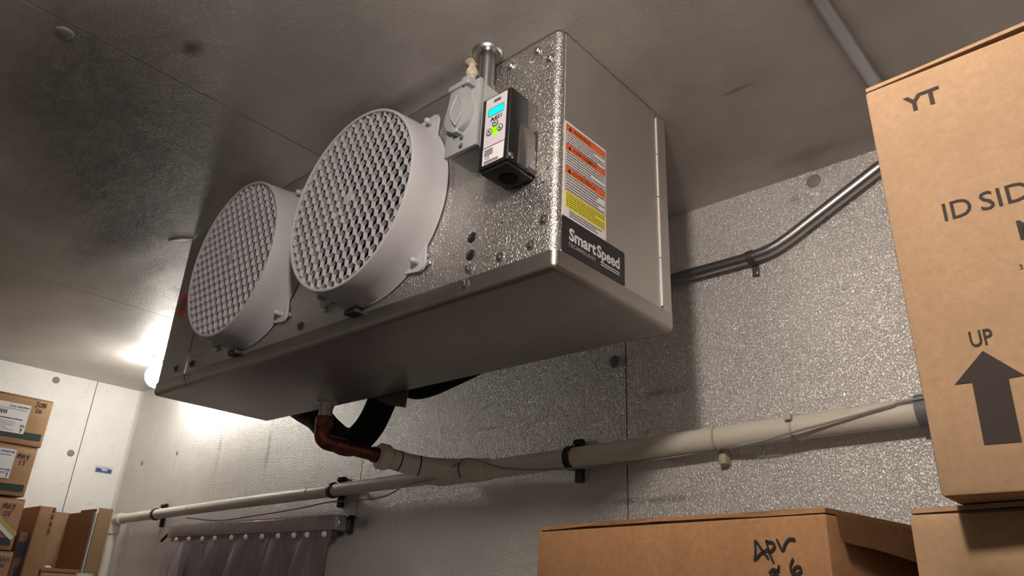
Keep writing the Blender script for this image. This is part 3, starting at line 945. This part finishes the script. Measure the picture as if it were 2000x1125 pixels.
for x, r in ((-0.4133, 0.0211), (-1.2567, 0.0175), (-2.369, 0.0175)):
    z = pz(x)
    cl = tubepart('clamp', [(x - 0.008, PY, z), (x - 0.006, PY, z), (x + 0.006, PY, z), (x + 0.008, PY, z)], [r + 0.001, r + 0.0045, r + 0.0045, r + 0.001], 'black_plastic', dp, 24)
    boxpart('clamp_plate', (x - 0.009, x + 0.009, 0.596, 0.6098, z - r - 0.026, z + r + 0.024), 'black_plastic', cl, 0.003, 2)
    lathepart('bolt', [(0.008, 0), (0.008, 0.008), (0.006, 0.012), (0, 0.0125)], 'black_plastic', cl, FRONT(x, 0.597, z + r + 0.014), 14)
for x in (-0.0768, 0.0666):
    z = pz(x)
    tubepart('zip_tie', [(x - 0.0025, PY, z), (x + 0.0025, PY, z)], 0.0222, 'cream_fitting', dp, 24)
boxpart('tie_head', (0.0610, 0.0725, PY - 0.029, PY - 0.018, 2.105, 2.117), 'cream_fitting', dp, 0.002, 2)
boxpart('tie_anchor', (-0.084, -0.070, 0.585, 0.6098, 2.050, 2.076), 'cream_fitting', dp, 0.003, 2)
for x in (-1.3745, -2.10, -2.5145):
    tubepart('joint_ring', [(x - 0.004, PY, pz(x)), (x + 0.004, PY, pz(x))], 0.0186, 'pvc_cream', dp, 24)
# grey cable tied along it
cab = spline([(0.90, 0.545, 2.128), (0.50, 0.545, 2.122), (0.2657, 0.548, 2.1135), (0.2285, 0.546, 2.108), (0.1487, 0.544, 2.0945), (0.0714, 0.545, 2.0835), (0.0075, 0.556, 2.0760), (-0.0702, 0.572, 2.0745),
              (-0.1538, 0.575, 2.0700), (-0.2616, 0.575, 2.0655), (-0.4068, 0.548, 2.0610), (-0.5644, 0.543, 2.0724), (-0.66, 0.534, 2.0980), (-0.70, 0.530, 2.1000), (-0.7963, 0.543, 2.0690),
              (-0.9075, 0.549, 2.0620), (-1.0251, 0.575, 2.0420), (-1.1554, 0.585, 2.0390), (-1.299, 0.590, 2.0417), (-1.4522, 0.595, 2.0318), (-1.711, 0.600, 2.0208), (-1.9409, 0.600, 2.0142), (-2.1529, 0.590, 2.0300)], 6)
bm = bmesh.new()
tube(bm, cab, 0.0020, 8)
tag(mk('cable', bm, 'cable_grey', None, 60), 'thin grey cable looped along the cream drain pipe', 'cable')

# copper drain
cu = root('copper_drain', 'tarnished copper elbow pipe below the cooler drain pan', 'pipe', (-0.858, 0.250, 2.10))
sx, sy = -0.858, 0.250
tubepart('nipple', [(sx, sy, UB - 0.014), (sx, sy, 2.155)], 0.0155, 'steel', cu, 8)
tubepart('collar', [(sx, sy, 2.164), (sx, sy, 2.162), (sx, sy, 2.140), (sx, sy, 2.137)], [0.016, 0.0195, 0.0195, 0.0165], 'copper', cu, 20)
tubepart('elbow', spline([(sx, sy, 2.140), (sx, sy, 2.120), (sx + 0.003, sy + 0.012, 2.109), (sx + 0.007, sy + 0.040, 2.1065), (sx + 0.009, sy + 0.055, 2.1060)], 6), 0.0172, 'copper', cu, 20)
tubepart('pipe', [(sx + 0.008, sy + 0.050, 2.1060), c0 + ax * 0.003], 0.0150, 'copper', cu, 20)
tubepart('socket', [c0 - ax * 0.014, c0 - ax * 0.012, c0 + ax * 0.002], [0.0155, 0.0180, 0.0180], 'copper', cu, 20)

# black insulated refrigerant lines behind the unit
il = tag(tubepart('insulated_line', spline([(-1.30, 0.42, 2.30), (-1.22, 0.42, 2.262), (-1.15, 0.42, 2.232), (-1.09, 0.42, 2.192), (-1.03, 0.42, 2.160), (-0.972, 0.42, 2.152), (-0.922, 0.42, 2.180), (-0.886, 0.42, 2.232), (-0.865, 0.42, 2.29), (-0.86, 0.41, 2.40)], 6), 0.035, 'foam_black', None, 20),
         'black foam insulated pipe looping down behind the copper drain', 'pipe')
tag(tubepart('insulated_line', spline([(-0.80, 0.40, 2.272), (-0.72, 0.40, 2.246), (-0.60, 0.40, 2.262), (-0.48, 0.40, 2.290), (-0.30, 0.40, 2.34), (-0.15, 0.40, 2.40)], 6), 0.027, 'foam_black', None, 20),
    'black foam insulated pipe running straight behind the cooler right of the loop', 'pipe')

# ------------------------------------------------------------ strip curtain
sc_ = root('strip_curtain', 'clear vinyl strip curtain hanging over the doorway in the back wall', 'curtain', (-1.71, 0.58, 0.0))
boxpart('rail', (-2.222, -1.200, 0.566, 0.6095, 1.962, 2.000), 'emt', sc_, 0.002, 1)
boxpart('gap_shade_bar', (-2.185, -1.225, 0.568, 0.582, 1.946, 1.9605), 'strap_metal', sc_)  # added dark bar, its colour stands in for the shaded gap under the rail
boxpart('rail_end', (-1.199, -1.189, 0.594, 0.6097, 1.955, 2.004), 'black_plastic', sc_, 0.002, 1)
tubepart('rail_bolt', [(-2.222, 0.57, 1.975), (-2.255, 0.565, 1.950)], 0.005, 'black_plastic', sc_, 10)
edges = [-2.190, -2.099, -2.008, -1.908, -1.816, -1.716, -1.631, -1.528, -1.444, -1.371, -1.297, -1.2215]
riv = [-2.1334, -2.0405, -1.9455, -1.8607, -1.7548, -1.668, -1.574, -1.4848, -1.4024, -1.3364, -1.2545]
for i, (a, b) in enumerate(zip(edges, edges[1:])):
    bm = bmesh.new()
    rows = []
    nx = 7
    path = [(0.606, 1.95), (0.606, 1.998), (0.602, 2.0035), (0.570, 2.0045), (0.563, 2.002), (0.5605, 1.990), (0.5600, 1.966), (0.5650, 1.957), (0.5640, 1.947), (0.5570, 1.925), (0.5590, 1.85), (0.559, 1.6), (0.559, 0.9), (0.559, 0.03)]
    tw = random.uniform(-0.35, 0.35)
    for y, z in path:
        h = max(0.0, min(1.0, (1.945 - z) / 0.12))
        row = []
        for k in range(nx):
            t = k / (nx - 1)
            cup = math.sin(PI * t)
            x = a + 0.002 + (b - a - 0.004) * t
            xx = x + h * (t - 0.5) * (0.030 if i % 2 else 0.020)
            yy = y - 0.006 * h + h * tw * (t - 0.5) * (b - a) - h * (0.026 * (cup - 0.4) if i % 2 else -0.022 * (cup - 0.6)) - h * 0.016 * (i % 2)
            row.append(bm.verts.new((xx, min(yy, 0.606), z)))
        rows.append(row)
    for r1, r2 in zip(rows, rows[1:]):
        for k in range(nx - 1):
            bm.faces.new((r1[k], r1[k + 1], r2[k + 1], r2[k]))
    bmesh.ops.solidify(bm, geom=bm.faces[:], thickness=0.0018)
    s_ = mk('strip', bm, 'vinyl', sc_, 40)
    lathepart('rivet', [(0.0085, 0), (0.0080, 0.004), (0.005, 0.007), (0, 0.008)], 'label_white', sc_, FRONT(riv[i], 0.564, 1.9515), 14)

# ------------------------------------------------------------ cartons
def carton(name, label, loc, rot, w_, d_, h_, mat, flaps=True, group=None, bulge=0.003, flap_up=0.004, cuts=5, dent=False):
    """closed carton; local origin at the front left bottom corner, x right, y back, z up"""
    r = root(name, label, 'box', loc, rot, group, world=False)
    bm = bmesh.new()
    box(bm, 0, w_, 0, d_, 0, h_ - 0.0045)
    bmesh.ops.subdivide_edges(bm, edges=bm.edges[:], cuts=cuts, use_grid_fill=True)
    for v in bm.verts:
        x, y, z = v.co
        if dent and y < 1e-5:      # front pushed in below a curved crease
            zc = h_ - 0.004 - 0.058 * (1 - math.exp(-x / 0.045))
            v.co.y += min(0.030, 0.45 * max(0.0, zc - z)) * min(1.0, x / 0.05) if z > 0.01 else 0.0
            continue
        sx_, sy_, sz_ = math.sin(PI * x / w_), math.sin(PI * y / d_), math.sin(PI * z / h_)
        if y < 1e-5:
            v.co.y -= bulge * sx_ * sz_
        if x < 1e-5:
            v.co.x -= bulge * sy_ * sz_
        if x > w_ - 1e-5:
            v.co.x += bulge * sy_ * sz_
    sharp = [e for e in bm.edges if len(e.link_faces) == 2 and e.calc_face_angle(0) > 1.2]
    bevel(bm, 0.0025, 2, sharp)
    mk('body', bm, mat, r, 40)
    if flaps:
        for (y0, y1, s) in ((0.0, d_ / 2 - 0.001, 1), (d_ / 2 + 0.001, d_, -1)):
            bm = bmesh.new()
            box(bm, 0.001, w_ - 0.001, y0, y1, h_ - 0.0035, h_)
            bmesh.ops.subdivide_edges(bm, edges=[e for e in bm.edges if abs(e.verts[0].co.x - e.verts[1].co.x) > 0.01], cuts=9)
            for v in bm.verts:
                if (s > 0 and v.co.y < y0 + 1e-4):
                    v.co.z += (flap_up * math.sin(PI * min(1, v.co.x / w_ * 1.2)) * 0.5 if flap_up < 0.01 else flap_up * v.co.x / w_) + random.uniform(-0.0004, 0.0004)
                    v.co.y += 0.0015 + random.uniform(-0.0005, 0.0005)
            mk('flap', bm, mat, r)
        boxpart('flap_edge', (0.004, w_ - 0.004, 0.004, d_ - 0.004, h_ - 0.006, h_ - 0.0030), 'card_edge', r)
    return r
TH = math.radians(-9.8)
u = Vector((math.cos(TH), math.sin(TH), 0))
SHZ = 1.5736
p = Vector((0.348, -0.1, 0)) - u * 0.331
apr = carton('carton', 'brown carton marked Apr in black marker, lowest in the view', (p.x, p.y, SHZ), (0, 0, TH), 0.331, 0.33, 0.300, 'card', group='cartons on the near shelf', flap_up=0.003)
Ma = FRONT(0.331, -0.0012, 0.300)
bm = bmesh.new()
for st in ([(-0.0634, -0.0365), (-0.0618, -0.0299), (-0.0616, -0.0223), (-0.0587, -0.0249), (-0.0551, -0.03), (-0.0511, -0.035)], [(-0.0613, -0.0353), (-0.0573, -0.0316), (-0.0499, -0.0285)],
           [(-0.0513, -0.0226), (-0.05, -0.0293), (-0.0469, -0.0376)], [(-0.0514, -0.023), (-0.0464, -0.0236), (-0.0442, -0.0261), (-0.047, -0.0294), (-0.0502, -0.0309)],
           [(-0.0418, -0.0221), (-0.0398, -0.0262), (-0.0377, -0.0296), (-0.0348, -0.0247), (-0.031, -0.0216), (-0.0268, -0.0221)],
           [(-0.0507, -0.0457), (-0.0475, -0.0432), (-0.0436, -0.0441), (-0.0423, -0.0409)], [(-0.0495, -0.0487), (-0.0427, -0.0441)], [(-0.0470, -0.0445), (-0.0425, -0.0500), (-0.0440, -0.056)],
           [(-0.0298, -0.0362), (-0.0323, -0.0409), (-0.0318, -0.0457), (-0.0287, -0.0469), (-0.0243, -0.0449), (-0.0244, -0.0418), (-0.0281, -0.0418), (-0.0308, -0.0449)]):
    ribbon(bm, st, 0.0019, Ma, 0.0004)
mk('handwriting', bm, 'marker', apr)
# overlapping side flap with a ragged lower edge
bm = bmesh.new()
tv, bv = [], []
for k in range(16):
    t = k / 15
    y = 0.012 + 0.30 * t
    tv.append(bm.verts.new((0.3320 + 0.003 * math.sin(PI * t), y, 0.2955)))
    bv.append(bm.verts.new((0.3345 + 0.0035 * math.sin(PI * min(1, t * 1.6)), y, 0.2955 - 0.018 - 0.016 * min(1, t * 1.4) + random.uniform(-0.001, 0.001))))
for k in range(15):
    bm.faces.new((tv[k], tv[k + 1], bv[k + 1], bv[k]))
bmesh.ops.solidify(bm, geom=bm.faces[:], thickness=0.002)
mk('side_flap', bm, 'card', apr)

lr = carton('carton', 'brown carton below the big upright YT carton', (0.397, -0.073, SHZ), (0, 0, math.radians(-5)), 0.40, 0.36, 0.300, 'card_light', group='cartons on the near shelf', cuts=28, dent=True)
yt = carton('carton', 'big light brown carton marked YT with an upward arrow, topmost at the right', (0.4290, -0.11, 1.8752), (0, math.radians(-0.8), math.radians(-0.67)), 0.42, 0.33, 0.337, 'card_light', group='cartons on the near shelf', flap_up=0.014, bulge=0.0)
My = FRONT(0, 0.0, 0)
text('lettering', 'YT', My, 'print_brown', yt, height=0.0150, width=0.0265, x0=0.0270, y0=0.2985, bold=0.03)
text('lettering', 'SIDE', My, 'print_brown', yt, height=0.0147, width=0.0420, x0=0.0616, y0=0.1962, bold=0.004)
text('lettering', 'ID', My, 'print_brown', yt, height=0.0147, width=0.0185, x0=0.0375, y0=0.1962, bold=0.004)
text('lettering', 'M', My, 'print_brown', yt, height=0.0150, x0=0.0795, y0=0.1670, bold=0.004)
text('lettering', '3', My, 'print_brown', yt, height=0.0036, x0=0.0748, y0=0.1458)
text('lettering', 'UP', My, 'print_brown', yt, height=0.0115, width=0.0140, x0=0.0362, y0=0.0978, bold=0.012)
patch('printed_arrow', [(0.0424, 0.094), (0.0216, 0.0738), (0.0321, 0.0734), (0.0312, 0.0313), (0.0523, 0.0307), (0.0533, 0.0726), (0.0626, 0.0730)][::-1], FRONT(0, 0.0, 0), 'print_brown', yt, 0.0004)
# shelf that carries them
sh = root('shelf', 'steel shelf under the near brown cartons', 'shelf', (0.4, 0.1, 0))
boxpart('board', (-0.06, 0.90, -0.17, 0.42, SHZ - 0.028, SHZ - 0.0025), 'wood_dark', sh, 0.002, 1)
for x in (-0.05, 0.87):
    for y in (-0.16, 0.39):
        boxpart('post', (x, x + 0.02, y, y + 0.02, 0, SHZ - 0.028), 'steel', sh)

# left stack against the wall; faces look towards +x
GL = 'cartons stacked by the left wall'
SLZ = 1.718
def lcarton(label, y1, z0, h, wd, x=-2.45, dep=0.33, mat='card_left', flaps=True):
    # local x -> +y, local y -> -x
    return carton('carton', label, (x, y1 - wd, z0), (0, 0, PI / 2), wd, dep, h, mat, flaps, GL, bulge=0.002, flap_up=0.003)
def on(y1, wd, z0):      # frame on a stack face whose local coordinates are room y and z
    return FRONT(wd - y1, -0.0012, -z0)
H = 0.1655
c4 = lcarton('brown carton with unreadable marker scrawl, lowest of the left stack', 0.168, SLZ, H, 0.42)
z3 = SLZ + H + 0.003
c3 = lcarton('carton marked MAY 22 with a yellow label, third down in the left stack', 0.158, z3, H, 0.42)
z2 = z3 + H + 0.0075
c2 = lcarton('brown carton marked MAY 13 with blue-print label, second down in the left stack', 0.149, z2, H, 0.42)
z1 = z2 + H + 0.004
c1 = lcarton('brown carton marked JUN 26 with white barcode label, topmost of left stack', 0.1555, z1, H, 0.42)
m1 = on(0.1555, 0.42, z1)
patch('green_band', [(-0.10, 2.2465), (0.1470, 2.2510), (0.1460, 2.2735), (-0.10, 2.2690)], m1, 'green_band', c1)
l1 = patch('shipping_label', rrect(-0.075, 0.0890, 2.2640, 2.3645, 0.002), FRONT(0.42 - 0.1555, -0.0016, -z1), 'label_white', c1)
ml = FRONT(0.42 - 0.1555, -0.0020, -z1)
text('lettering', 'G/N: 0054943', ml, 'ink', l1, height=0.0068, width=0.062, x0=0.0235, y0=2.3500, bold=0.01)
bm = bmesh.new()
x = -0.03
while x < 0.022:
    wd = random.choice((0.001, 0.002, 0.003))
    prism(bm, [(x, 2.324), (x + wd, 2.324), (x + wd, 2.337), (x, 2.337)], ml, 0.0003)
    x += wd + random.choice((0.001, 0.002))
mk('barcode', bm, 'ink', l1)
fineprint(l1, ml, -0.01, 0.080, 2.3405, 2.3475, 2, 'ink_soft', fill=0.25)
fineprint(l1, ml, -0.01, 0.075, 2.3075, 2.3140, 1, 'ink', fill=0.5)
fineprint(l1, ml, -0.01, 0.055, 2.270, 2.304, 6, 'ink_soft', fill=0.2)
patch('arrow', [(0.0775, 2.268), (0.0800, 2.268), (0.0800, 2.2775), (0.0830, 2.2775), (0.0787, 2.2835), (0.0745, 2.2775), (0.0775, 2.2775)], ml, 'ink', l1)
fineprint(l1, ml, 0.072, 0.086, 2.286, 2.296, 2, 'ink', fill=0.5)
handwriting('handwriting', 'JUN', m1, 'marker', c1, 0.1005, 2.3650, 0.0110, 0.0175, 0.0023, 0.03)
handwriting('handwriting', '26', m1, 'marker', c1, 0.1060, 2.3460, 0.0100, 0.0145, 0.0021)
m2 = on(0.149, 0.42, z2)
patch('green_band', [(-0.10, 2.0720), (0.1400, 2.0760), (0.1390, 2.0985), (-0.10, 2.0940)], m2, 'green_band', c2)
l2 = patch('shipping_label', rrect(-0.075, 0.0860, 2.1125, 2.2095, 0.002), FRONT(0.42 - 0.149, -0.0016, -z2), 'label_white', c2)
ml = FRONT(0.42 - 0.149, -0.0020, -z2)
text('lettering', '0058258', ml, 'blue_ink', l2, height=0.0070, width=0.043, x0=0.0385, y0=2.1970, bold=0.01)
fineprint(l2, ml, 0.02, 0.082, 2.187, 2.1925, 1, 'blue_ink', fill=0.35)
fineprint(l2, ml, 0.03, 0.068, 2.117, 2.147, 3, 'blue_ink', fill=0.3)
patch('arrow', [(0.0755, 2.117), (0.0780, 2.117), (0.0780, 2.1265), (0.0810, 2.1265), (0.0767, 2.1325), (0.0725, 2.1265), (0.0755, 2.1265)], ml, 'blue_ink', l2)
fineprint(l2, ml, 0.070, 0.083, 2.135, 2.145, 2, 'blue_ink', fill=0.5)
handwriting('handwriting', 'MAY', m2, 'marker', c2, 0.0945, 2.1840, 0.0110, 0.0165, 0.0023)
handwriting('handwriting', '13', m2, 'marker', c2, 0.1020, 2.1630, 0.0100, 0.0150, 0.0021)
m3 = on(0.158, 0.42, z3)
patch('green_band', [(-0.10, 1.9010), (0.1480, 1.9030), (0.1470, 1.9260), (-0.10, 1.9240)], m3, 'green_band', c3)
patch('label_tape', [(0.0700, 1.9780), (0.1460, 1.9180), (0.1600, 1.9400), (0.0840, 2.0020)], FRONT(0.42 - 0.158, -0.0016, -z3), 'label_white', c3)
patch('yellow_stripe', [(0.0770, 1.9900), (0.1535, 1.9300), (0.1600, 1.9400), (0.0840, 2.0020)], FRONT(0.42 - 0.158, -0.0020, -z3), 'yellow_dull', c3)
handwriting('handwriting', 'MAY', m3, 'marker', c3, 0.0960, 2.0180, 0.0115, 0.0175, 0.0023)
handwriting('handwriting', '22', m3, 'marker', c3, 0.1030, 1.9950, 0.0105, 0.0150, 0.0021)
m4 = on(0.168, 0.42, SLZ)
handwriting('handwriting', 'MAH', m4, 'ink_soft', c4, 0.1240, 1.8510, 0.0120, 0.0180, 0.0022)
fineprint(c4, m4, 0.125, 0.150, 1.835, 1.845, 1, 'blue_ink', fill=0.6)
# slim dark printed carton beside the stack
c5 = lcarton('slim dark blue printed carton wedged beside the lowest left cartons', 0.202, SLZ, 0.2350, 0.030, -2.46, 0.30, 'card_edge', False)
patch('blue_print', [(0.012, 0.02), (0.027, 0.02), (0.027, 0.12), (0.012, 0.12)], FRONT(0, -0.0024, 0), 'navy', c5)
patch('blue_print', [(0.003, 0.15), (0.027, 0.15), (0.027, 0.20), (0.003, 0.20)], FRONT(0, -0.0024, 0), 'navy', c5)
# tall narrow carton with a row of dark dots
c6 = lcarton('tall narrow carton with a row of dark dots down its edge beside the tray', 0.2590, SLZ, 0.3250, 0.0520, -2.45, 0.33, 'card_left', False)
for z in (2.0280, 2.0050, 1.9815, 1.9590):
    bm = bmesh.new()
    Md = FRONT(0.0520 - 0.2590, -0.0015, -SLZ)
    o_, i_ = disc(0.2545, z, 0.0048, 16, 0.0075), disc(0.2555, z, 0.0022, 16, 0.0045)
    for k in range(16):
        l = (k + 1) % 16
        bm.faces.new([bm.verts.new(Md @ Vector((*q, 0.0008))) for q in (o_[k], o_[l], i_[l], i_[k])])
    mk('printed_dot', bm, 'marker', c6)
patch('printed_dash', [(0.248, 1.9470), (0.258, 1.9470), (0.258, 1.9490), (0.248, 1.9490)], FRONT(0.0520 - 0.2590, -0.0013, -SLZ), 'marker', c6)
bm = bmesh.new()
for k in range(16):
    box(bm, -0.0015, 0.0010, -0.0022, 0.0, 0.012 + k * 0.0195, 0.012 + k * 0.0195 + 0.011)
mk('perforation', bm, 'card_edge', c6)
# carton under the open tray, open tray
lcarton('low carton under the open-fronted tray by the corner', 0.384, SLZ, 0.112, 0.118, -2.45, 0.30, 'card_left', True)
TZ = SLZ + 0.113
tr = root('open_carton', 'open-fronted brown carton tray with folded panels in the left corner', 'box', (-2.6, 0.33, TZ), (0, 0, 0), GL)  # panel tones hold light: lighter card faces the lamp, darker card the shaded sides
boxpart('bottom_panel', (-2.75, -2.452, 0.264, 0.394, TZ, TZ + 0.004), 'card_left', tr)
boxpart('back_panel', (-2.724, -2.720, 0.264, 0.394, TZ + 0.004, 2.045), 'card_light', tr)
boxpart('side_panel', (-2.720, -2.605, 0.394, 0.398, TZ + 0.004, 2.043), 'card', tr)
bm = bmesh.new()
box(bm, -2.602, -2.454, 0.3915, 0.3955, TZ + 0.004, 2.050)
mk('side_panel', bm, 'card', tr)
boxpart('side_panel', (-2.720, -2.470, 0.262, 0.265, TZ + 0.004, 2.020), 'card', tr)
boxpart('front_lip', (-2.454, -2.450, 0.264, 0.392, TZ, TZ + 0.010), 'card_left', tr)
boxpart('folded_flap', (-2.450, -2.446, 0.400, 0.4480, TZ, 2.054), 'card_light', tr)
boxpart('metal_channel', (-2.452, -2.444, 0.387, 0.3990, TZ, 2.036), 'emt', tr, 0.001, 1)
boxpart('channel_edge', (-2.4445, -2.4425, 0.3915, 0.3945, TZ, 2.034), 'bright_edge', tr)
lathepart('tape_knot', [(0.012, 0), (0.010, 0.005), (0.004, 0.008), (0, 0.008)], 'tape', tr, Matrix.Translation((-2.46, 0.285, TZ + 0.010)), 10)
sl = root('shelf', 'steel shelf under the left cartons by the far corner', 'shelf', (-2.63, 0.0, 0))
boxpart('board', (-2.83, -2.43, -0.42, 0.46, SLZ - 0.028, SLZ - 0.001), 'wood_dark', sl, 0.002, 1)
for x in (-2.82, -2.46):
    for y in (-0.41, 0.43):
        boxpart('post', (x, x + 0.02, y, y + 0.02, 0, SLZ - 0.028), 'steel', sl)

for o in bpy.data.objects:
    if '_w' in o:
        del o['_w']
